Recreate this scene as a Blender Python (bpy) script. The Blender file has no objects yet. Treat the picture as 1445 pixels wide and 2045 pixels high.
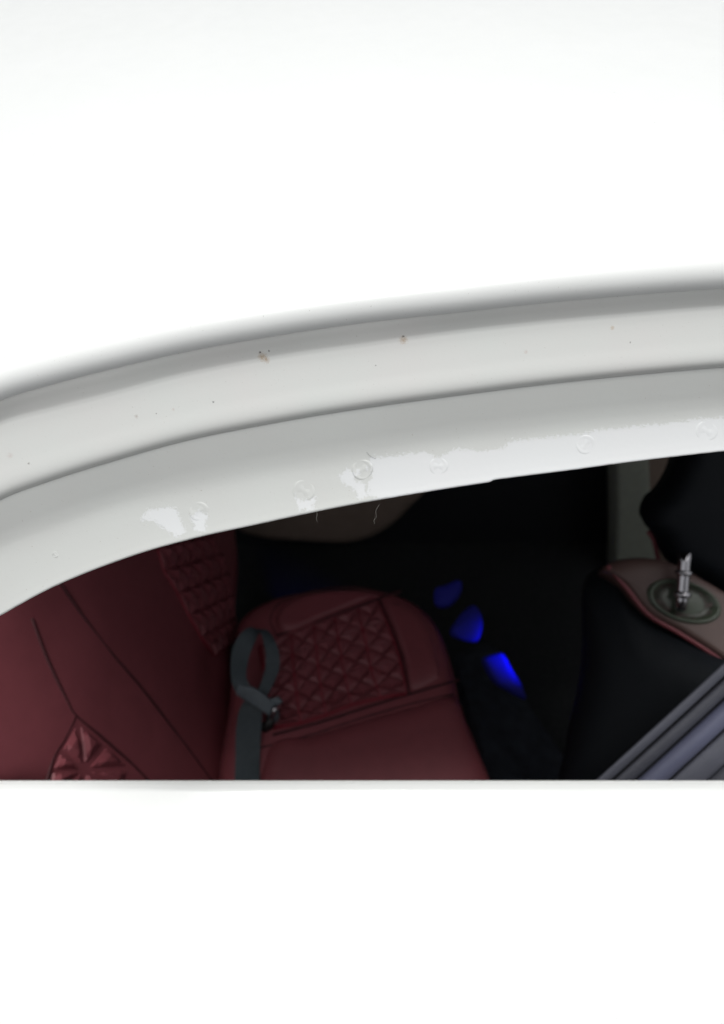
import bpy, bmesh, math, random
from mathutils import Vector, Matrix, noise
from math import radians as R
random.seed(7)
sc = bpy.context.scene
col = sc.collection

# ---------------------------------------------------------------- camera
PITCH = R(42); CAMZ = 1.56; F = 1071.0; CX, CY = 722.5, 1022.5
cam_d = bpy.data.cameras.new('camera'); cam = bpy.data.objects.new('camera', cam_d); col.objects.link(cam)
cam.location = (0, 0, CAMZ); cam.rotation_euler = (R(90)-PITCH, 0, 0)
cam_d.sensor_fit = 'HORIZONTAL'; cam_d.sensor_width = 36; cam_d.lens = 36*F/1445
cam_d.clip_start = 0.01; cam_d.clip_end = 3000
cam_d.dof.use_dof = True; cam_d.dof.focus_distance = 0.299; cam_d.dof.aperture_fstop = 8.0
sc.camera = cam
# ---------------------------------------------------------------- light
w = bpy.data.worlds.new("World"); sc.world = w; w.use_nodes = True
nt = w.node_tree; nt.nodes.clear()
sky = nt.nodes.new('ShaderNodeTexSky'); sky.sky_type = 'NISHITA'; sky.sun_disc = False
SUN_EL, SUN_AZ = R(86), R(180)       # azimuth from +Y (over the roof), towards -X
sky.sun_elevation = SUN_EL; sky.sun_rotation = SUN_AZ
sky.air_density = 1.0; sky.dust_density = 4.0; sky.ozone_density = 1.0
hs = nt.nodes.new('ShaderNodeHueSaturation'); hs.inputs['Saturation'].default_value = 0.12
bg = nt.nodes.new('ShaderNodeBackground'); bg.inputs['Strength'].default_value = 0.15
out = nt.nodes.new('ShaderNodeOutputWorld')
nt.links.new(sky.outputs[0], hs.inputs['Color']); nt.links.new(hs.outputs[0], bg.inputs[0]); nt.links.new(bg.outputs[0], out.inputs[0])
sl = bpy.data.lights.new('sun', 'SUN'); sl.energy = 2.0; sl.angle = R(20); sl.color = (.985, 1, .965)
so = bpy.data.objects.new('sun', sl); col.objects.link(so)
sd = Vector((math.cos(SUN_EL)*math.sin(SUN_AZ), math.cos(SUN_EL)*math.cos(SUN_AZ), math.sin(SUN_EL)))
so.rotation_euler = sd.to_track_quat('Z', 'Y').to_euler(); so.location = (0, 2, 5)
sc.view_settings.view_transform = 'Standard'; sc.view_settings.look = 'None'
sc.view_settings.gamma = 1; sc.view_settings.use_curve_mapping = False
sc.view_settings.exposure = -0.20

# ---------------------------------------------------------------- helpers
FW = Vector((0, math.cos(PITCH), -math.sin(PITCH))); UP = Vector((0, math.sin(PITCH), math.cos(PITCH))); RT = Vector((1, 0, 0))
CAM = Vector((0, 0, CAMZ))
def ray(px, py): return FW + RT*((px-CX)/F) - UP*((py-CY)/F)
def P(px, py, d): return CAM + ray(px, py)*d
class Plane:
    def __init__(s, p0, n): s.p0 = Vector(p0); s.n = Vector(n).normalized()
    def hit(s, px, py):
        r = ray(px, py); return CAM + r*((s.p0-CAM).dot(s.n)/r.dot(s.n))
def interp(tab, x):
    if x <= tab[0][0]:
        (a, b), (c, d) = tab[0], tab[1]; return b+(x-a)*(d-b)/(c-a)
    if x >= tab[-1][0]:
        (a, b), (c, d) = tab[-2], tab[-1]; return d+(x-c)*(d-b)/(c-a)
    for i in range(len(tab)-1):
        if tab[i][0] <= x <= tab[i+1][0]:
            x0, y0 = tab[i]; x1, y1 = tab[i+1]
            m0 = (y1-tab[i-1][1])/(x1-tab[i-1][0]) if i > 0 else (y1-y0)/(x1-x0)
            m1 = (tab[i+2][1]-y0)/(tab[i+2][0]-x0) if i+2 < len(tab) else (y1-y0)/(x1-x0)
            h = x1-x0; t = (x-x0)/h
            return (2*t**3-3*t*t+1)*y0+(t**3-2*t*t+t)*h*m0+(-2*t**3+3*t*t)*y1+(t**3-t*t)*h*m1
def mesh_obj(name, verts, faces, mat, parent=None, smooth=True):
    me = bpy.data.meshes.new(name); me.from_pydata([tuple(v) for v in verts], [], faces); me.update()
    if smooth:
        for p in me.polygons: p.use_smooth = True
    if mat: me.materials.append(mat)
    o = bpy.data.objects.new(name, me); col.objects.link(o)
    if parent: o.parent = parent
    return o
def thing(name, label, cat, loc=(0, 0, 0), group=None):
    o = bpy.data.objects.new(name, None); col.objects.link(o); o.empty_display_size = .05
    o['label'] = label; o['category'] = cat
    if group: o['group'] = group
    return o
def tag(o, label, cat, group=None):
    o['label'] = label; o['category'] = cat
    if group: o['group'] = group
    return o
def grid(rows, closed=False):
    n = len(rows[0]); v = [p for r in rows for p in r]; f = []
    for i in range(len(rows)-1):
        for j in range(n-1 if not closed else n):
            a = i*n+j; b = i*n+(j+1) % n; f.append((a, b, b+n, a+n))
    return v, f
def smooth_closed(pts, n):
    # closed Catmull-Rom resampled to n points
    m = len(pts); out = []
    for k in range(n):
        u = k*m/n; i = int(u); t = u-i
        p0, p1, p2, p3 = [pts[(i+q-1) % m] for q in range(4)]
        out.append(tuple(.5*((2*p1[c])+(-p0[c]+p2[c])*t+(2*p0[c]-5*p1[c]+4*p2[c]-p3[c])*t*t+(-p0[c]+3*p1[c]-3*p2[c]+p3[c])*t**3) for c in range(2)))
    return out
def linear_closed(pts, n):
    m = len(pts); L = [math.dist(pts[i], pts[(i+1) % m]) for i in range(m)]; T = sum(L); out = []
    cnt = [max(1, round(n*l/T)) for l in L]
    for i in range(m):
        a, b = pts[i], pts[(i+1) % m]
        for k in range(cnt[i]): out.append((a[0]+(b[0]-a[0])*k/cnt[i], a[1]+(b[1]-a[1])*k/cnt[i]))
    return out
def slab(name, poly, plane, mat, parent, puff=.02, thick=.05, n=72, smooth=True, edge=.3, wob=0., center=None, base=0.):
    """A padded solid: outline given in photo pixels, put on a real plane, puffed towards its normal, with sides and a back."""
    pts = smooth_closed(poly, n) if smooth else linear_closed(poly, n)
    n = len(pts); W = [plane.hit(*p) for p in pts]; N = plane.n
    c = plane.hit(*center) if center else sum(W, Vector())/n
    rows = [[p-N*thick for p in W], [p-N*thick*.3+N*base*0 for p in W]]
    K = 12
    for k in range(K):
        t = k/K; s = 1-t
        hgt = puff*math.sqrt(max(0, 1-(1-min(1, t/edge))**2))
        row = []
        for p in W:
            q = c+(p-c)*s
            row.append(q+N*(base+hgt+wob*noise.noise(q*9)*min(1, t/edge)))
        rows.append(row)
    v, f = grid(rows, True)
    v.append(c+N*(base+puff+wob*noise.noise(c*9))); last = (len(rows)-1)*n
    for j in range(n): f.append((last+j, last+(j+1) % n, len(v)-1))
    f.append(tuple(reversed(range(n))))
    o = mesh_obj(name, v, f, mat, parent)
    fixn(o); return o
def fixn(o):
    bm = bmesh.new(); bm.from_mesh(o.data); bmesh.ops.recalc_face_normals(bm, faces=bm.faces); bm.to_mesh(o.data); bm.free()
def tube(name, pts, rad, mat, parent=None, seg=8, taper=None):
    pts = [Vector(p) for p in pts]
    rows = []; up = Vector((.13, .2, 1)) if abs((pts[-1]-pts[0]).normalized().z) < .75 else Vector((1, .1, .1))
    for i, p in enumerate(pts):
        t = (pts[min(i+1, len(pts)-1)]-pts[max(i-1, 0)]).normalized()
        a = t.cross(up).normalized(); b = t.cross(a).normalized(); r = rad if taper is None else rad*taper(i/(len(pts)-1))
        rows.append([p+(a*math.cos(2*math.pi*k/seg)+b*math.sin(2*math.pi*k/seg))*r for k in range(seg)])
    v, f = grid(rows, True); f.append(tuple(range(seg-1, -1, -1))); m = len(v); f.append(tuple(range(m-seg, m)))
    o = mesh_obj(name, v, f, mat, parent); fixn(o); return o
def spline(pts, n):
    out = []; m = len(pts)
    for k in range(n+1):
        u = k*(m-1)/n; i = min(int(u), m-2); t = u-i
        q = [pts[max(0, min(m-1, i+j-1))] for j in range(4)]
        out.append(tuple(.5*((2*q[1][c])+(-q[0][c]+q[2][c])*t+(2*q[0][c]-5*q[1][c]+4*q[2][c]-q[3][c])*t*t+(-q[0][c]+3*q[1][c]-3*q[2][c]+q[3][c])*t**3) for c in range(len(q[0]))))
    return out
def ribbon(name, pts, mat, parent, thick=.0013, n=60):
    """webbing: pts = (px, py, depth, half width px, angle of its width direction in the view, degrees, tilt in depth)"""
    rows = []
    for (x, y, d, hw, a, ti) in spline(pts, n):
        c = P(x, y, d); k = d/F
        wd = (RT*math.cos(R(a))-UP*math.sin(R(a)))*math.cos(R(ti))+FW*math.sin(R(ti))
        nn = (RT*math.sin(R(a))+UP*math.cos(R(a))).cross(wd); 
        nn = -FW*math.cos(R(ti))+(RT*math.cos(R(a))-UP*math.sin(R(a)))*math.sin(R(ti))
        h = hw*k
        prof = [(-1, -.5), (-1, .5), (-.5, .62), (0, .65), (.5, .62), (1, .5), (1, -.5), (0, -.35)]
        rows.append([c+wd*(u*h)+nn*(q*thick) for u, q in prof])
    v, f = grid(rows, True); s = 8; m = len(v); f.append(tuple(range(s))); f.append(tuple(range(m-s, m)))
    o = mesh_obj(name, v, f, mat, parent, smooth=False); fixn(o); return o
def box(name, lo, hi, mat, parent=None, bev=.01):
    bm = bmesh.new(); bmesh.ops.create_cube(bm, size=1)
    for v in bm.verts: v.co = Vector([(lo[i]+hi[i])/2+v.co[i]*(hi[i]-lo[i]) for i in range(3)])
    if bev: bmesh.ops.bevel(bm, geom=bm.edges[:], offset=bev, segments=3, profile=.5, affect='EDGES')
    me = bpy.data.meshes.new(name); bm.to_mesh(me); bm.free(); me.materials.append(mat)
    o = bpy.data.objects.new(name, me); col.objects.link(o); o.parent = parent; return o

# ---------------------------------------------------------------- materials
def new_mat(name):
    m = bpy.data.materials.new(name); m.use_nodes = True; t = m.node_tree
    return m, t, t.nodes['Principled BSDF']
def mat_simple(name, colr, rough, metal=0, nscale=200, nbump=.05, nvar=.15, coat=0, dist=.001, vor=False, spec=.5):
    m, t, b = new_mat(name); N = t.nodes; L = t.links
    tc = N.new('ShaderNodeTexCoord')
    nz = N.new('ShaderNodeTexNoise'); nz.inputs['Scale'].default_value = nscale*.12; nz.inputs['Detail'].default_value = 6
    L.new(tc.outputs['Object'], nz.inputs['Vector'])
    mx = N.new('ShaderNodeMix'); mx.data_type = 'RGBA'
    mx.inputs['A'].default_value = (*[c*(1-nvar) for c in colr], 1); mx.inputs['B'].default_value = (*[min(1, c*(1+nvar)) for c in colr], 1)
    L.new(nz.outputs['Fac'], mx.inputs['Factor']); L.new(mx.outputs['Result'], b.inputs['Base Color'])
    b.inputs['Roughness'].default_value = rough; b.inputs['Metallic'].default_value = metal
    b.inputs['Specular IOR Level'].default_value = spec
    b.inputs['Coat Weight'].default_value = coat; b.inputs['Coat Roughness'].default_value = .06
    if vor:
        tx = N.new('ShaderNodeTexVoronoi'); tx.feature = 'DISTANCE_TO_EDGE'; src = tx.outputs['Distance']
    else:
        tx = N.new('ShaderNodeTexNoise'); tx.inputs['Detail'].default_value = 4; src = tx.outputs['Fac']
    tx.inputs['Scale'].default_value = nscale; L.new(tc.outputs['Object'], tx.inputs['Vector'])
    bp = N.new('ShaderNodeBump'); bp.inputs['Strength'].default_value = nbump; bp.inputs['Distance'].default_value = dist
    L.new(src, bp.inputs['Height']); L.new(bp.outputs['Normal'], b.inputs['Normal'])
    return m
def paint_mat(name, spots=(), film=False, coat=1.0, rail_=False):
    m, t, b = new_mat(name); N = t.nodes; L = t.links
    tc = N.new('ShaderNodeTexCoord'); obj = tc.outputs['Object']
    def noise_(sc_, det=4, rough=.5):
        n = N.new('ShaderNodeTexNoise'); n.inputs['Scale'].default_value = sc_; n.inputs['Detail'].default_value = det; n.inputs['Roughness'].default_value = rough
        L.new(obj, n.inputs['Vector']); return n.outputs['Fac']
    def math_(op, a, bb=None, clamp=False):
        n = N.new('ShaderNodeMath'); n.operation = op; n.use_clamp = clamp
        for i, q in enumerate((a, bb)):
            if q is None: continue
            if isinstance(q, (int, float)): n.inputs[i].default_value = q
            else: L.new(q, n.inputs[i])
        return n.outputs[0]
    def mixc(fac, a, bb):
        n = N.new('ShaderNodeMix'); n.data_type = 'RGBA'
        L.new(fac, n.inputs['Factor'])
        for k, q in (('A', a), ('B', bb)):
            if isinstance(q, tuple): n.inputs[k].default_value = (*q, 1)
            else: L.new(q, n.inputs[k])
        return n.outputs['Result']
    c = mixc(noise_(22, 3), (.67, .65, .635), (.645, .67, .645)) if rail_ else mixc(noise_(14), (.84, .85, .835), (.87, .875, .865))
    # fine dust
    dust = math_('MULTIPLY', math_('GREATER_THAN', noise_(900, 2), .735), .5)
    c = mixc(dust, c, (.45, .43, .40))
    for (p, r, colr, dens) in spots:
        vm = N.new('ShaderNodeVectorMath'); vm.operation = 'DISTANCE'; L.new(obj, vm.inputs[0]); vm.inputs[1].default_value = p
        dd = math_('DIVIDE', vm.outputs['Value'], r)
        dd = math_('ADD', dd, math_('MULTIPLY', math_('SUBTRACT', noise_(1500, 3, .7), .5), 2.2))
        fac = math_('MULTIPLY', math_('SUBTRACT', 1.0, dd, True), dens, True)
        c = mixc(fac, c, colr)
    rough = math_('ADD', math_('MULTIPLY', noise_(60), .1), .18)
    if film:
        at = N.new('ShaderNodeAttribute'); at.attribute_name = 'film'
        nn = math_('MULTIPLY', math_('SUBTRACT', noise_(620, 6, .7), .5), 44.0)
        c = mixc(noise_(22, 3), (.71, .71, .715), (.70, .715, .72))
        clean = math_('MULTIPLY', math_('ADD', at.outputs['Fac'], nn), 1.1, True)      # 1 inside the clean, glossy patch
        c2 = mixc(noise_(25), (.57, .57, .555), (.59, .605, .585))
        dull = mixc(math_('GREATER_THAN', noise_(900, 2), .74), c2, (.45, .43, .40))
        c = mixc(clean, dull, c)
        rough = math_('SUBTRACT', .5, math_('MULTIPLY', clean, .34))
        bp = N.new('ShaderNodeBump'); bp.inputs['Strength'].default_value = .35; bp.inputs['Distance'].default_value = .0003; bp.invert = True
        L.new(clean, bp.inputs['Height'])
        b2 = N.new('ShaderNodeBump'); b2.inputs['Strength'].default_value = .12; b2.inputs['Distance'].default_value = .0005
        L.new(noise_(260, 3), b2.inputs['Height']); L.new(bp.outputs[0], b2.inputs['Normal']); L.new(b2.outputs[0], b.inputs['Normal'])
        L.new(math_('MULTIPLY', clean, .8), b.inputs['Coat Weight'])
    else:
        b2 = N.new('ShaderNodeBump'); b2.inputs['Strength'].default_value = .06; b2.inputs['Distance'].default_value = .0006
        L.new(noise_(420, 2), b2.inputs['Height']); L.new(b2.outputs[0], b.inputs['Normal'])
        b.inputs['Coat Weight'].default_value = coat
    b.inputs['Coat Roughness'].default_value = .05
    L.new(c, b.inputs['Base Color']); L.new(rough, b.inputs['Roughness'])
    return m
M_red = mat_simple('red_leather', (.235, .060, .073), .46, nscale=420, nbump=.35, nvar=.12, vor=True, dist=.0008)
M_redseam = mat_simple('red_stitching', (.05, .006, .010), .7, nscale=900, nbump=.3)
M_redbright = mat_simple('crimson_thread', (.24, .012, .028), .6, nscale=900, nbump=.3)
M_beige = mat_simple('taupe_trim', (.25, .19, .155), .6, nscale=350, nbump=.3)
M_brown = mat_simple('brown_trim', (.095, .055, .048), .5, nscale=350, nbump=.3, vor=True)
M_black = mat_simple('black_trim', (.012, .014, .017), .6, nscale=500, nbump=.4, vor=True)
M_blackleather = mat_simple('black_leather', (.006, .008, .011), .6, nscale=300, nbump=.4, vor=True, spec=.2)
M_carpet = mat_simple('black_carpet', (.018, .02, .022), 1.0, nscale=700, nbump=.9, nvar=.5, dist=.004)
M_grey = mat_simple('grey_pillar_trim', (.30, .32, .27), .6, nscale=400, nbump=.3)
M_web = mat_simple('slate_webbing', (.052, .070, .082), .6, nscale=900, nbump=.5, nvar=.25)
M_web_lit = mat_simple('highlit_webbing', (.12, .15, .17), .45, nscale=900, nbump=.5, nvar=.25)  # lighter copy of the slate webbing; highlight on knot and end put into colour
M_chrome = mat_simple('chrome', (.45, .44, .46), .12, metal=1, nscale=50, nbump=0.01, nvar=.02)
M_bezel = mat_simple('olive_plastic', (.06, .075, .052), .3, nscale=200, nbump=.1)
M_rubber = mat_simple('grey_rubber', (.065, .066, .082), .5, nscale=500, nbump=.35, nvar=.2)
M_rubber2 = mat_simple('pale_grey_sealing', (.09, .092, .115), .48, nscale=400, nbump=.3, nvar=.15)
M_rubber3 = mat_simple('lavender_grey_sealing', (.11, .115, .175), .45, nscale=400, nbump=.3, nvar=.1)
M_dark = mat_simple('black_rubber', (.015, .015, .016), .5, nscale=500, nbump=.3)
M_bluelit = mat_simple('blue_light_tint', (.008, .010, .26), .8, nscale=200, nbump=.1)  # blue footwell light put into the plate colour
M_fibre = mat_simple('fibre', (.25, .24, .22), .8)
M_asph = mat_simple('asphalt', (.05, .05, .05), .9, nscale=120, nbump=.8, nvar=.3, dist=.01)
M_head = mat_simple('headliner_cloth', (.10, .095, .09), .95, nscale=800, nbump=.6)

# ---------------------------------------------------------------- ground
g = mesh_obj('ground', [(-400, -400, 0), (400, -400, 0), (400, 400, 0), (-400, 400, 0)], [(0, 1, 2, 3)], M_asph, smooth=False)
g['kind'] = 'structure'; g['label'] = 'grey asphalt ground under the white car'

# ---------------------------------------------------------------- car shell: curves read off the roof rail (photo pixels)
C1 = [(-340, 960), (-180, 872), (0, 792), (100, 762), (200, 736), (370, 696), (560, 662), (725, 638), (900, 618), (1081, 598), (1260, 582), (1445, 568), (1800, 548)]
C1B = [(-340, 1040), (-180, 940), (0, 850), (100, 822), (200, 797), (370, 752), (560, 716), (725, 693), (900, 668), (1081, 648), (1260, 632), (1445, 617), (1800, 597)]
C2 = [(-340, 1215), (-180, 1100), (0, 999), (100, 961), (200, 929), (370, 881), (560, 843), (725, 816), (900, 792), (1081, 769), (1260, 750), (1445, 734), (1800, 712)]
C3 = [(-340, 1330), (-180, 1210), (0, 1098), (120, 1050), (250, 1006), (499, 950), (665, 921), (850, 888), (1081, 858), (1260, 838), (1445, 820), (1800, 795)]
E0 = [(-340, 1480), (-180, 1335), (0, 1227), (118, 1164), (271, 1105), (401, 1069), (502, 1047), (627, 1020), (720, 1002), (850, 980), (981, 960), (1130, 941), (1280, 921), (1445, 902), (1800, 868)]
def e_of(x): return interp(E0, x)+1.8*math.tanh(-(x-981)/3.0)+.5*math.sin(x*.11)*noise.noise(Vector((x*.03, 0, 0)))
curves = [lambda x: interp(C1, x), lambda x: interp(C1B, x), lambda x: interp(C2, x), lambda x: interp(C3, x), e_of]
DX = D1 = .2905
car = thing('car', 'white car seen close through its side opening, roof rail above and door skin below', 'car')
XS = [-40+4*i for i in range(545)]

def rust(px, py, d): return tuple(P(px, py, d))
# roof panel: rolled lip, then the crowned roof
rows = []
r0 = .0115
def roofrow(k, v1, off):
    pass
lip = []
for a in [-24+4*i for i in range(25)]: lip.append((r0*(math.cos(R(-6))-math.cos(R(a))), r0*(math.sin(R(a))-math.sin(R(-6)))))
y0, z0 = lip[-1]; sl_ = 17.0
prof = list(lip); yy, zz = y0, z0
for k in range(46):
    step = .003*1.09**k; yy += step; ang = sl_*(1-yy/3.4)
    zz += step*math.tan(R(ang)); prof.append((yy, zz))
    if yy > 1.25: break
XR = [-260+12*i for i in range(200)]
for (dy, dz) in prof:
    row = []
    for x in XR:
        p = P(x, interp(C1, x), D1); s = 1+3.2*max(0, dy-.02)
        row.append(Vector((p.x*s, p.y+dy, p.z+dz)))
    rows.append(row)
# far edge turns down
last = rows[-1]
for dy, dz in ((.03, -.03), (.05, -.10), (.055, -.5)): rows.append([q+Vector((0, dy, dz)) for q in last])
v, f = grid(rows)
roof = mesh_obj('roof_panel', v, f, paint_mat('white_roof_paint', coat=.35), car)
# drip channel C1..C2 and flange C2..E: (curve index, fraction to next, depth)
ch = [(-0.1, 0.29), (0, 0.2912), (0.3, 0.2936), (0.6, 0.2962), (0.85, 0.2982), (1, 0.299), (1.12, 0.2997), (1.25, 0.3002), (1.4, 0.3006), (1.55, 0.3009), (1.7, 0.301), (1.79, 0.3012), (1.86, 0.3017), (1.92, 0.3026), (1.965, 0.3038), (2.0, 0.3052)]
fl = [(1.97, 0.305), (2.04, 0.3056), (2.25, 0.3077), (2.5, 0.3103), (2.7, 0.3124), (2.88, 0.314), (3.0, 0.3148), (3.12, 0.3153), (3.3, 0.3156), (3.6, 0.3156), (3.85, 0.3152), (3.97, 0.3148), (4.0, 0.3148)]
def ypos(s, x):
    i = max(0, min(3, int(math.floor(s)))); a = curves[i](x); b = curves[i+1](x); return a+(b-a)*(s-i)
def rail_pt(tab, s, x): return P(x, ypos(s, x), interp(tab, s))
def rail(name, tab, ns, mat, extra=()):
    s0, s1 = tab[0][0], tab[-1][0]; rows = []
    for i in range(ns+1):
        s = s0+(s1-s0)*i/ns; d = interp(tab, s)
        rows.append([P(x, ypos(s, x), d) for x in XS])
    for (dpx, dd) in extra: rows.append([P(x, ypos(s1, x)+dpx, interp(tab, s1)+dd) for x in XS])
    v, f = grid(rows); return mesh_obj(name, v, f, mat, car), rows
def chan_pt(px, py):
    lo, hi = 0.0, 2.0
    for _ in range(30):
        m_ = (lo+hi)/2
        if ypos(m_, px) < py: lo = m_
        else: hi = m_
    return tuple(rail_pt(ch, lo, px))
spots = [(chan_pt(x, y), r*.299/F, c_, k_) for x, y, r, c_, k_ in (
    (524, 713, 11, (.40, .27, .14), .75), (532, 719, 8, (.36, .22, .10), .6), (519, 704, 3.2, (.05, .03, .02), 1), (537, 701, 2.4, (.04, .03, .02), 1),
    (805, 679, 10, (.42, .29, .17), .7), (805, 672, 3, (.03, .02, .01), 1), (426, 803, 2.6, (.03, .03, .03), 1), (1222, 655, 5, (.45, .3, .16), .6),
    (57, 926, 3, (.10, .07, .06), .9), (272, 832, 4.5, (.34, .27, .23), .6), (312, 826, 2.2, (.12, .1, .09), .8), (1258, 684, 2.2, (.06, .05, .05), .9), (750, 730, 2, (.1, .08, .07), .9), (104, 738, 6, (.50, .40, .36), .5), (346, 818, 4, (.5, .4, .36), .5), (1050, 703, 5, (.5, .4, .36), .5), (20, 910, 7, (.5, .4, .37), .4))]
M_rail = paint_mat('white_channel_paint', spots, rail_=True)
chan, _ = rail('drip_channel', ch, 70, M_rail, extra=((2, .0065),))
fl_mat = paint_mat('white_flange_paint', [((*P(x_, y_, .3055),), r_, (.12, .11, .10), .8) for x_, y_, r_ in ((436, 964, .0005), (470, 990, .0004), (655, 932, .0004), (664, 940, .0003), (785, 893, .0004), (40, 1096, .0006), (543, 1012, .0003), (640, 962, .0003))], film=True)
flange, frows = rail('door_flange', fl, 64, fl_mat, extra=((.8, .0006), (1.2, .0016), (.6, .003), (-6, .006)))
# film attribute: signed distance in px to the clean glossy patches
patches = [[(738, 914), (800, 908), (850, 903), (872, 912), (910, 896), (960, 900), (1000, 896), (1022, 880), (1080, 874), (1160, 866), (1200, 858), (1300, 848), (1380, 838), (1445, 832), (1850, 800), (1850, 900), (1445, 906), (1300, 925), (1100, 952), (900, 978), (760, 1000), (730, 985), (742, 950)],
           [(276, 1040), (296, 1018), (330, 1012), (352, 1016), (362, 1040), (372, 1062), (352, 1074), (332, 1058), (304, 1040)],
           [(380, 1030), (398, 1018), (414, 1030), (408, 1060), (388, 1064)],
           [(588, 985), (596, 998), (612, 1000), (630, 992), (626, 1016), (594, 1020)],
           [(676, 950), (694, 936), (712, 945), (706, 962), (728, 965), (734, 990), (716, 1000), (704, 975), (684, 962)]]
def sdist(px, py, poly):
    ins = False; best = 1e9; n = len(poly)
    for i in range(n):
        (x1, y1), (x2, y2) = poly[i], poly[(i+1) % n]
        if (y1 > py) != (y2 > py) and px < (x2-x1)*(py-y1)/(y2-y1)+x1: ins = not ins
        dx, dy = x2-x1, y2-y1; t = max(0, min(1, ((px-x1)*dx+(py-y1)*dy)/(dx*dx+dy*dy)))
        best = min(best, math.hypot(px-x1-t*dx, py-y1-t*dy))
    return best if ins else -best
att = flange.data.attributes.new('film', 'FLOAT', 'POINT'); vals = []
nX = len(XS)
for i, row in enumerate(frows):
    for j, x in enumerate(XS):
        r = row[j]-CAM; d = r.dot(FW); py = CY-F*r.dot(UP)/d
        vals.append(max(-60, min(60, max(sdist(x, py, q) for q in patches))) if i > 22 else -60)
att.data.foreach_set('value', vals)
# spot welds: shallow pressed discs with a raised ring
def pix(p):
    r = Vector(p)-CAM; d = r.dot(FW); return (CX+F*r.dot(RT)/d, CY-F*r.dot(UP)/d)
def film_at(x, y): return max(-60, min(60, max(sdist(x, y, q) for q in patches)))
def flange_pt(px, py):
    lo, hi = 2.0, 4.0
    for _ in range(30):
        m_ = (lo+hi)/2
        if ypos(m_, px) < py: lo = m_
        else: hi = m_
    return rail_pt(fl, lo, px)
for (x, y, r) in ((723, 938, 21), (606, 980, 22), (396, 1021, 19), (1168, 888, 19), (1410, 861, 21), (875, 931, 18), (110, 1108, 6)):
    c = flange_pt(x, y); N = (flange_pt(x+12, y)-flange_pt(x-12, y)).cross(flange_pt(x, y-9)-flange_pt(x, y+9)).normalized()
    if N.dot(FW) > 0: N = -N
    a = RT-N*RT.dot(N); a.normalize(); b = N.cross(a); k = .31/F
    rr = []
    for (q, h) in ((1.12, -.00055), (1.0, .00015), (.9, .00028), (.78, .00022), (.66, -.00002), (.55, -.00001), (.3, .00008)):
        rr.append([c+(a*math.cos(t)*(1+.05*math.sin(3*t+x))+b*math.sin(t))*(q*r*k)+N*(h*(.42 if x != 723 else .9)+.00004+.00012*math.sin(t*2+x)) for t in [2*math.pi*i/40 for i in range(40)]])
    v, f = grid(rr, True); v.append(c+N*.0002); L0 = 6*40
    for j in range(40): f.append((L0+j, L0+(j+1) % 40, len(v)-1))
    o = mesh_obj('weld_spot', v, f, fl_mat, car); fixn(o)
    aw = o.data.attributes.new('film', 'FLOAT', 'POINT'); aw.data.foreach_set('value', [film_at(*pix(q.co)) + (8 if (x, y) == (723, 938) and (q.co-c).length < .6*r*k else 0) for q in o.data.vertices])
# headliner under the roof, seen only from inside
rows = []
for dy, dz in ((.012, -.022), (.10, -.02), (.3, .0), (.6, .01), (.9, 0), (1.13, -.04)):
    rows.append([Vector((P(x, interp(C1, x), D1).x*(1+3.2*dy), P(x, interp(C1, x), D1).y+dy, P(x, interp(C1, x), D1).z+dz-.012)) for x in XR[::6]])
v, f = grid(rows); mesh_obj('headliner', v, f, M_head, car)

# door skin below the opening: rolled belt edge, shoulder, flank
by, bz = .21, 1.0
BP = Plane((0, by, bz), (0, 0, 1)); e = BP.hit(722, 1578)
by = e.y
pr = [(.014, -.16), (.013, -.04), (.011, -.006), (.008, -.0015), (.004, -.0003), (0, 0), (-.006, -.0012), (-.03, -.006), (-.07, -.016), (-.11, -.028), (-.15, -.042), (-.18, -.060), (-.20, -.09), (-.21, -.14), (-.215, -.25), (-.205, -.45), (-.19, -.70)]
pr = [(a, b) for a, b in spline(pr, 90)]
rows = [[Vector((-1.1+2.4*i/40, by+a, bz+b)) for i in range(41)] for a, b in pr]
v, f = grid(rows); mesh_obj('door_skin', v, f, paint_mat('white_door_paint'), car)

# ribbed sealing rising to the right at the lower corner of the opening
def sweep(name, a, b, offs, mat, n=30, bend=0.0):
    """offs: list of (px offset across, towards lower right; depth offset)"""
    rows = []
    for i in range(n+1):
        t = i/n; x = a[0]+(b[0]-a[0])*t; y = a[1]+(b[1]-a[1])*t+bend*math.sin(math.pi*t); d = a[2]+(b[2]-a[2])*t
        L = math.hypot(b[0]-a[0], b[1]-a[1]); nx, ny = -(b[1]-a[1])/L, (b[0]-a[0])/L
        rows.append([P(x+nx*o, y+ny*o, d+dd) for o, dd in offs])
    v, f = grid(rows); o = mesh_obj(name, v, f, mat, car); fixn(o); return o
A = (1055, 1679, .63); B = (1640, 1141, .56)
def humps(o0, o1, d0, d1, h, n=10, skirt=.03):
    out = [(o0, d0+skirt)]
    for i in range(n+1):
        t = i/n; out.append((o0+(o1-o0)*t, d0+(d1-d0)*t-h*math.sin(math.pi*t)**.6 if 0 < t < 1 else d0+(d1-d0)*t))
    out.append((o1, d1+skirt)); return out
sweep('pillar_seal', A, B, humps(0, 20, 0, 0, .003), M_rubber2, bend=3)
sweep('seal_groove', A, B, [(17, .012), (27, .012)], M_dark, bend=3)
sweep('seal_bead', A, B, humps(24, 51, .002, .000, .004), M_rubber, bend=3)
sweep('seal_lip', A, B, [(48, .010), (60, .010)], M_dark, bend=3)
sweep('pillar_trim', A, B, humps(55, 97, .003, -.004, .007, 14), M_rubber3, bend=3)
sweep('trim_groove', A, B, [(94, .008), (106, .008)], M_dark, bend=3)
sweep('pillar_edge', A, B, humps(101, 150, .002, -.004, .003), M_rubber2, bend=3)
sweep('pillar_panel', A, B, humps(152, 330, -.002, -.02, .004), M_rubber, bend=3)

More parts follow.
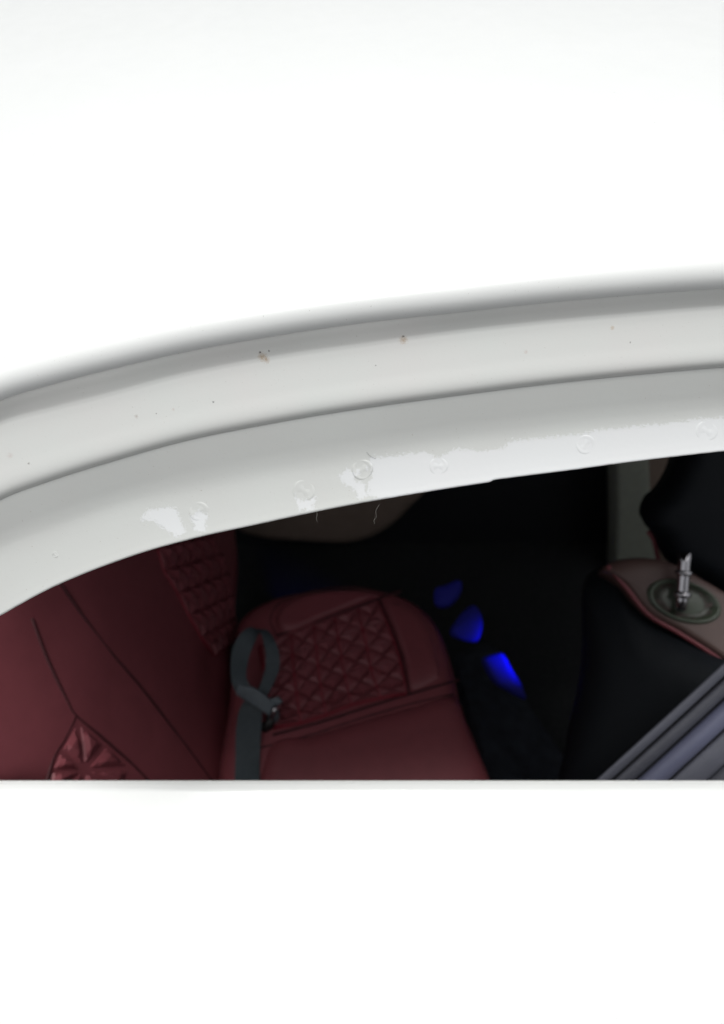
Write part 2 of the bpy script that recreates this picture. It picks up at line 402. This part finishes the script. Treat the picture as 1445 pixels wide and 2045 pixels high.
# cabin shell
box('floor_carpet', (-1.2, .28, .26), (1.5, 1.50, .30), M_carpet, car, 0)
box('far_door_panel', (-1.2, 1.25, .3), (1.5, 1.33, 1.36), M_black, car, 0)
box('rear_bulkhead', (-1.2, .28, .3), (-1.1, 1.415, 1.30), M_black, car, 0)
box('dashboard', (1.30, .28, .3), (1.45, 1.415, 1.15), M_black, car, .02)
FARP = Plane((0, 1.22, 1), (0, -1, 0))
slab('far_armrest', [(440, 960), (455, 1040), (520, 1064), (600, 1071), (690, 1074), (745, 1062), (790, 1036), (830, 998), (870, 950), (840, 900), (650, 880), (480, 900)], FARP, M_beige, car, puff=.05, thick=.02)
slab('far_pillar_trim', [(1216, 850), (1219, 1000), (1218, 1100), (1216, 1220), (1300, 1220), (1308, 1120), (1296, 1000), (1290, 850)], Plane((0, 1.13, 1), (0, -1, 0)), M_grey, car, puff=.03, thick=.03, smooth=False)
slab('far_door_trim', [(1262, 860), (1266, 960), (1290, 1100), (1330, 1180), (1440, 1100), (1440, 860)], Plane((0, 1.18, 1), (0, -1, 0)), M_beige, car, puff=.015, thick=.012, smooth=False)

# ---------------------------------------------------------------- rear seat
seat = thing('rear_seat', 'dark red leather rear seat with quilted star panels and stitched seams', 'car seat')
ZC = .60
CP = Plane((0, 0, ZC), (.02, -.03, 1))
cush = [(466, 1258), (482, 1218), (520, 1190), (580, 1171), (650, 1163), (720, 1160), (785, 1170), (838, 1196), (874, 1235), (898, 1290), (914, 1350), (926, 1410), (948, 1470), (975, 1530), (1012, 1610), (1040, 1700), (800, 1760), (440, 1760), (430, 1560), (452, 1400)]
slab('seat_cushion', cush, CP, M_red, seat, puff=.035, thick=.20, n=160, edge=.18, center=(690, 1440), base=-.030)
def quilt(parent, quad_rows, plane, h, lift, name='quilt_tuft'):
    """quad_rows: list of rows of node pixels; every cell is one tuft split by a stitched diagonal"""
    for i in range(len(quad_rows)-1):
        for j in range(len(quad_rows[i])-1):
            a, b, c, d = quad_rows[i][j], quad_rows[i][j+1], quad_rows[i+1][j+1], quad_rows[i+1][j]
            hh = h*random.uniform(.88, 1.12); cx_ = (a[0]+b[0]+c[0]+d[0])/4; cy_ = (a[1]+b[1]+c[1]+d[1])/4
            V = []; Fc = []; co = (a, b, c, d); C_ = (cx_, cy_)
            def vert(p, z_): V.append(plane.hit(*p)+plane.n*(lift+z_)); return len(V)-1
            for m in range(4):
                tri = (co[m], co[(m+1) % 4], C_); g_ = (sum(q[0] for q in tri)/3, sum(q[1] for q in tri)/3)
                lift_ = hh*(1.6, .75, 1.05, .6)[m]
                o_ = [vert((g_[0]+(q[0]-g_[0])*1.0, g_[1]+(q[1]-g_[1])*1.0), .0) for q in tri]
                m_ = [vert((g_[0]+(q[0]-g_[0])*.84, g_[1]+(q[1]-g_[1])*.84), lift_*.6) for q in tri]
                t_ = [vert((g_[0]+(q[0]-g_[0])*.3, g_[1]+(q[1]-g_[1])*.3), lift_) for q in tri]
                for A_, B_ in ((o_, m_), (m_, t_)):
                    for e_ in range(3): Fc.append((A_[e_], A_[(e_+1) % 3], B_[(e_+1) % 3], B_[e_]))
                Fc.append(tuple(t_))
            o = mesh_obj(name, V, Fc, M_red, parent, smooth=False)
            if o.data.polygons[-1].normal.dot(plane.n) < 0: o.data.flip_normals()
def qseams(nd, plane, lift, rad):
    for L in [r for r in nd]+[[r[k] for r in nd] for k in range(len(nd[0]))]:
        tube('quilt_seam', [plane.hit(x, y)+plane.n*lift for x, y in L], rad, M_redbright, seat, 6)
# nodes of the quilted cushion panel: five seams read at four heights
V_ = [[(520, 1296), (530, 1352), (538, 1402), (546, 1456)], [(582, 1275), (586, 1338), (593, 1392), (600, 1446)], [(627, 1258), (634, 1323), (641, 1382), (651, 1430)], [(669, 1243), (679, 1306), (689, 1358), (700, 1410)], [(715, 1224), (731, 1294), (743, 1352), (759, 1396)], [(755, 1208), (779, 1268), (797, 1323), (811, 1388)]]
def at(seam, t):
    L = [(q[1], q[0]) for q in seam]; y = seam[0][1]+(seam[-1][1]-seam[0][1])*t; return (interp(L, y), y)
nodes = [[at(s, r/4.5*1.0) if r < 4.5 else at(s, 1) for s in V_] for r in range(5)]
nodes.append([at(s, 1.0) for s in V_])
panel_lift = .0065
quilt(seat, nodes, CP, .0105, panel_lift)
qseams(nodes, CP, panel_lift, .0040)
def seam(pts, plane, lift, rad=.0022, parent=seat, mat=M_redseam):
    return tube('seam', [plane.hit(x, y)+plane.n*lift for x, y in spline(pts, 26)], rad, mat, parent, 6)
slab('bolster_panel', [(556, 1262), (552, 1228), (590, 1200), (650, 1186), (715, 1183), (756, 1192), (735, 1203), (650, 1238), (585, 1266)], CP, M_red, seat, puff=.016, thick=.03, edge=.4, base=.002)
slab('front_panel', [(768, 1208), (800, 1206), (835, 1228), (858, 1262), (872, 1310), (880, 1352), (868, 1368), (822, 1384), (808, 1330), (788, 1266)], CP, M_red, seat, puff=.012, thick=.03, edge=.5, base=.0)
slab('near_panel', [(530, 1500), (620, 1470), (720, 1440), (820, 1412), (905, 1392), (930, 1440), (955, 1500), (990, 1590), (1010, 1660), (800, 1720), (520, 1720)], CP, M_red, seat, puff=.020, thick=.03, edge=.35, base=.0, center=(740, 1570))
seam([(553, 1272), (600, 1256), (680, 1226), (745, 1203), (775, 1190), (800, 1184)], CP, .0055, .003)
seam([(757, 1203), (783, 1266), (802, 1322), (815, 1392)], CP, .0085, .003)
seam([(545, 1470), (640, 1444), (740, 1412), (812, 1390), (880, 1370), (915, 1360)], CP, .0045, .003)
seam([(500, 1500), (600, 1476), (720, 1437), (820, 1408), (905, 1388)], CP, .0035, .0026)
seam([(553, 1272), (540, 1240), (560, 1205), (620, 1183), (700, 1174), (770, 1186)], CP, .0035, .002)

# backrest: leaning plane joining the cushion along x = 470
J0 = CP.hit(478, 1215); J1 = CP.hit(468, 1564)
along = (J0-J1).normalized(); lean = Vector((-.37, 0, 1)).normalized()
BN = along.cross(lean);  BN = BN if BN.x > 0 else -BN
BK = Plane(J0-BN*.05, BN)
back = [(478, 1560), (476, 1400), (470, 1300), (474, 1240), (480, 1180), (482, 1120), (474, 1040), (466, 960), (380, 960), (100, 1050), (-100, 1130), (-150, 1300), (-130, 1480), (-60, 1566), (100, 1574), (300, 1600), (478, 1640)]
slab('backrest', back, BK, M_red, seat, puff=.012, thick=.14, n=160, edge=.12, center=(250, 1340), base=-.010, wob=.004)
lb = [(306, 1058), (312, 1098), (324, 1142), (352, 1186), (374, 1230), (398, 1272), (424, 1310)]
rb_ = [(402, 1030), (424, 1072), (441, 1108), (452, 1146), (461, 1190), (466, 1236), (468, 1280)]
nodes = []
for (l, r_) in zip(lb, rb_): nodes.append([(l[0]+(r_[0]-l[0])*k/5, l[1]+(r_[1]-l[1])*k/5) for k in range(6)])
quilt(seat, nodes, BK, .009, .003)
qseams(nodes, BK, .003, .0026)
for pts in ([(118, 1166), (166, 1236), (216, 1301), (281, 1376), (351, 1467), (420, 1560)], [(60, 1236), (90, 1316), (130, 1401), (148, 1431), (201, 1474), (266, 1532), (310, 1580)], [(148, 1431), (125, 1478), (104, 1512), (90, 1560)], [(420, 1064), (446, 1120), (462, 1190), (468, 1260)]):
    seam(pts, BK, .0022, .0022)
slab('side_panel', [(128, 1168), (176, 1236), (226, 1300), (300, 1384), (370, 1480), (340, 1560), (268, 1524), (205, 1466), (152, 1424), (98, 1316), (72, 1246), (90, 1190)], BK, M_red, seat, puff=.004, thick=.02, edge=.5, base=-.0035, center=(200, 1360))
star = (163, 1539); ring = [(148, 1437), (208, 1484), (262, 1534), (240, 1585), (163, 1592), (90, 1585), (96, 1540), (112, 1500)]
for k in range(len(ring)):
    a, b = ring[k], ring[(k+1) % len(ring)]
    cx, cy = (a[0]+b[0]+star[0])/3, (a[1]+b[1]+star[1])/3
    V = [BK.hit(*a)+BN*.001, BK.hit(*b)+BN*.001, BK.hit(*star)+BN*.001]
    tri = [a, b, star]; n = 8; V = []; idx = {}
    for i in range(n+1):
        for j in range(n+1-i):
            k_ = n-i-j; x = (a[0]*i+b[0]*j+star[0]*k_)/n; y = (a[1]*i+b[1]*j+star[1]*k_)/n
            m_ = min(i, j, k_)/n; idx[i, j] = len(V); V.append(BK.hit(x, y)+BN*((.001+.010*min(1, m_*3)) if m_ > 0 else -.002))
    Fc = []
    for i in range(n):
        for j in range(n-i):
            Fc.append((idx[i, j], idx[i+1, j], idx[i, j+1]))
            if i+j < n-1: Fc.append((idx[i+1, j], idx[i+1, j+1], idx[i, j+1]))
    o = mesh_obj('quilt_tuft', V, Fc, M_red, seat, smooth=False); fixn(o)
    if o.data.polygons[20].normal.dot(BN) < 0: o.data.flip_normals()

# ---------------------------------------------------------------- seat belt
belt = thing('seat_belt', 'slate grey seat belt webbing tied in a loop and knot on the red seat', 'seat belt')
ribbon('strap', [(492, 1700, .83, 26, 0, 10), (493, 1600, .875, 25, 0, 8), (494, 1520, .92, 24, 0, 8), (496, 1460, .95, 25, -3, 5), (500, 1420, .97, 24, -6, 0), (505, 1396, .975, 20, -15, 0)], M_web, belt)
ribbon('loop', [(520, 1398, .968, 12, -60, 0), (494, 1384, .962, 15, -68, 10), (478, 1360, .965, 15, -20, 25), (478, 1320, .985, 17, 5, 20), (488, 1285, 1.0, 18, 20, 10), (508, 1258, 1.01, 15, 40, 40), (528, 1262, 1.01, 13, 10, 60), (542, 1296, 1.0, 13, 0, 25), (544, 1330, .99, 14, 15, 10), (534, 1362, .985, 12, 25, 0), (524, 1384, .98, 11, 30, 0)], M_web, belt, n=90)
ribbon('knot', [(474, 1376, .955, 10, -75, 0), (500, 1386, .952, 14, -65, 0), (524, 1402, .950, 13, -55, 10), (543, 1420, .952, 11, -30, 20), (548, 1436, .962, 8, 0, 20), (536, 1444, .975, 8, 30, 0)], M_web_lit, belt, thick=.006)
ribbon('strap_end', [(528, 1404, .965, 6, -40, 0), (545, 1402, .955, 8, -120, 0), (560, 1396, .955, 7, -130, 10)], M_web_lit, belt, thick=.005, n=16)
tb = P(500, 1376, .966)
tube('buckle', [P(527, 1454, .965), P(537, 1447, .962), P(541, 1432, .962)], .009, M_dark, belt, 10)
tube('tongue', [P(540, 1434, .948), P(547, 1421, .946), P(550, 1410, .947)], .0045, M_chrome, belt, 8)

# ---------------------------------------------------------------- front seat (right)
fs = thing('front_seat', 'black backed front seat with brown leather top edge at the right of the opening', 'car seat')
FN = Vector((-.62, -.35, .70)).normalized()
FP = Plane(P(1300, 1260, .86), FN)
slab('backrest_shell', [(1162, 1190), (1172, 1152), (1200, 1132), (1235, 1140), (1275, 1190), (1320, 1240), (1390, 1284), (1470, 1326), (1600, 1400), (1600, 1640), (1300, 1680), (1120, 1640), (1130, 1480), (1160, 1330)], FP, M_blackleather, fs, puff=.06, thick=.10, n=120, edge=.6, center=(1310, 1430))
LP = Plane(P(1330, 1190, .83), (-.18, -.5, .85))
slab('leather_top', [(1206, 1136), (1228, 1120), (1270, 1114), (1318, 1118), (1360, 1134), (1410, 1162), (1470, 1196), (1600, 1260), (1600, 1400), (1480, 1346), (1410, 1300), (1350, 1262), (1290, 1226), (1240, 1166)], LP, M_brown, fs, puff=.014, thick=.05, n=110, edge=.25, center=(1380, 1225))
tube('piping', [LP.hit(x, y)+LP.n*.004 for x, y in spline([(1212, 1132), (1246, 1170), (1292, 1226), (1350, 1262), (1410, 1299), (1480, 1345)], 30)], .004, M_red, fs)
def disc(name, c, N, rx, mat, parent, prof, aspect=1.0, ax=RT):
    a = (ax-N*ax.dot(N)).normalized(); b = N.cross(a); n = 40; rows = []
    for q, h in prof: rows.append([c+(a*math.cos(2*math.pi*i/n)+b*math.sin(2*math.pi*i/n)*aspect)*rx*q+N*h for i in range(n)])
    v, f = grid(rows, True); v.append(c+N*prof[-1][1]); L0 = (len(prof)-1)*n
    for j in range(n): f.append((L0+j, L0+(j+1) % n, len(v)-1))
    o = mesh_obj(name, v, f, mat, parent); fixn(o); return o
BC = LP.hit(1357, 1203)+LP.n*.022
disc('post_collar', BC, LP.n, .048, M_bezel, fs, [(1.12, -.024), (1.08, -.008), (1.0, -.002), (.92, -.003), (.86, -.008), (.6, -.008), (.2, -.005)], aspect=.62, ax=Vector((1, -.42, 0)))
top = P(1366, 1122, .80); bot = P(1360, 1196, .80)
tube('headrest_post', [bot+(top-bot)*t for t in (-.3, 0, .2, .4, .6, .8, 1, 1.25)], .0088, M_chrome, fs, 20)
disc('post_ring', bot+(top-bot)*.12, (top-bot).normalized(), .0125, M_chrome, fs, [(.7, -.005), (1, -.003), (1, .003), (.7, .005)])
disc('post_ring', bot+(top-bot)*.70, (top-bot).normalized(), .012, M_chrome, fs, [(.7, -.004), (1, -.0025), (1, .0025), (.7, .004)])
HP = Plane(P(1400, 1050, .93), (-.35, -.75, .45))
slab('headrest', [(1358, 900), (1338, 950), (1316, 985), (1296, 1003), (1286, 1024), (1285, 1044), (1296, 1058), (1310, 1076), (1320, 1106), (1340, 1126), (1385, 1150), (1450, 1184), (1600, 1240), (1640, 1000), (1600, 850), (1400, 830)], HP, M_blackleather, fs, puff=.05, thick=.08, n=120, edge=.35, center=(1450, 1020))
tube('piping', [HP.hit(x, y)+HP.n*-.004 for x, y in spline([(1294, 1062), (1305, 1080), (1311, 1104), (1316, 1126)], 12)], .004, M_red, fs)

# ---------------------------------------------------------------- footwell
mat_ = tag(slab('floor_mat', [(905, 1330), (930, 1300), (985, 1290), (1050, 1400), (1130, 1520), (1200, 1640), (1060, 1680), (980, 1560), (940, 1450)], Plane((0, 0, .30), (0, 0, 1)), mat_simple('blue_washed_floor_mat', (.032, .038, .052), 1, nscale=300, nbump=1, nvar=.7, dist=.006), None, puff=.012, thick=.0, edge=.1), 'worn charcoal floor mat with a blue light wash in its colour, lying between the rear and front seats', 'floor mat')  # mat colour shifted to navy: dim blue light wash painted in
lit_patches = thing('blue_light_patches', 'three patches of blue light, put into the colour of added plates, on the dark floor beside the red cushion', 'light patch')  # added plates standing in for blue-lit patches of the floor
RP = Plane((0, 0, .33), (-.15, -.35, 1))
slab('blue_light_patch', [(868, 1176), (890, 1168), (912, 1158), (922, 1164), (920, 1182), (906, 1202), (888, 1212), (868, 1206)], RP, M_bluelit, lit_patches, puff=.012, thick=.012, edge=1.0)
slab('blue_light_patch', [(898, 1262), (912, 1236), (930, 1216), (946, 1208), (958, 1222), (963, 1246), (958, 1270), (946, 1280), (918, 1276)], RP, M_bluelit, lit_patches, puff=.012, thick=.012, edge=1.0)
slab('blue_light_patch', [(962, 1318), (985, 1306), (1004, 1306), (1022, 1336), (1040, 1366), (1050, 1394), (1034, 1390), (1008, 1376), (984, 1360)], RP, M_bluelit, lit_patches, puff=.012, thick=.012, edge=1.0)
lamp = thing('footwell_lamp', 'small blue glowing lamp low in the dark footwell', 'lamp')
lc = RP.hit(1205, 1400)+Vector((.0, .0, .14))
disc('lamp_housing', lc+Vector((0.0, 0, .004)), Vector((-.3, 0, -1)).normalized(), .017, M_dark, lamp, [(1, -.006), (1, .004), (.8, .004), (.75, .001)])
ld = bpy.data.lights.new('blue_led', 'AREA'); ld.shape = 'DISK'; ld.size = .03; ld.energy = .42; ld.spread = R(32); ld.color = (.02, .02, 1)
lo = bpy.data.objects.new('blue_led', ld); col.objects.link(lo); lo.parent = lamp; lo.location = lc+Vector((-.004, 0, -.006))
tgt = RP.hit(985, 1305); lo.rotation_euler = (tgt-lo.location).to_track_quat('-Z', 'Y').to_euler()

# ---------------------------------------------------------------- stray fibres caught on the flange
for pts, lab in (([(631, 1019, .3), (633, 1028, .299), (631, 1036, .2985), (635, 1043, .299)], 'thin pale fibre hanging below the white flange above the belt loop'),
                 ([(757, 1008, .3), (750, 1020, .299), (751, 1032, .2985), (746, 1040, .2985), (749, 1047, .299)], 'longer curled pale fibre hanging below the white flange at middle'),
                 ([(732, 903, .3), (738, 910, .2995), (745, 914, .3), (750, 916, .301)], 'tiny dark fibre stuck on the flange above the ringed weld spot')):
    sp = spline(pts, 14)
    if 'tiny' in lab: P3 = [flange_pt(x, y)-FW*.0004 for x, y, d in sp]
    else: P3 = [P(x, y, d) for x, y, d in sp]
    tag(tube('stray_fibre', P3, .00006, M_fibre if 'tiny' not in lab else M_dark, None, 5), lab, 'fibre', 'stray fibres on the door flange')
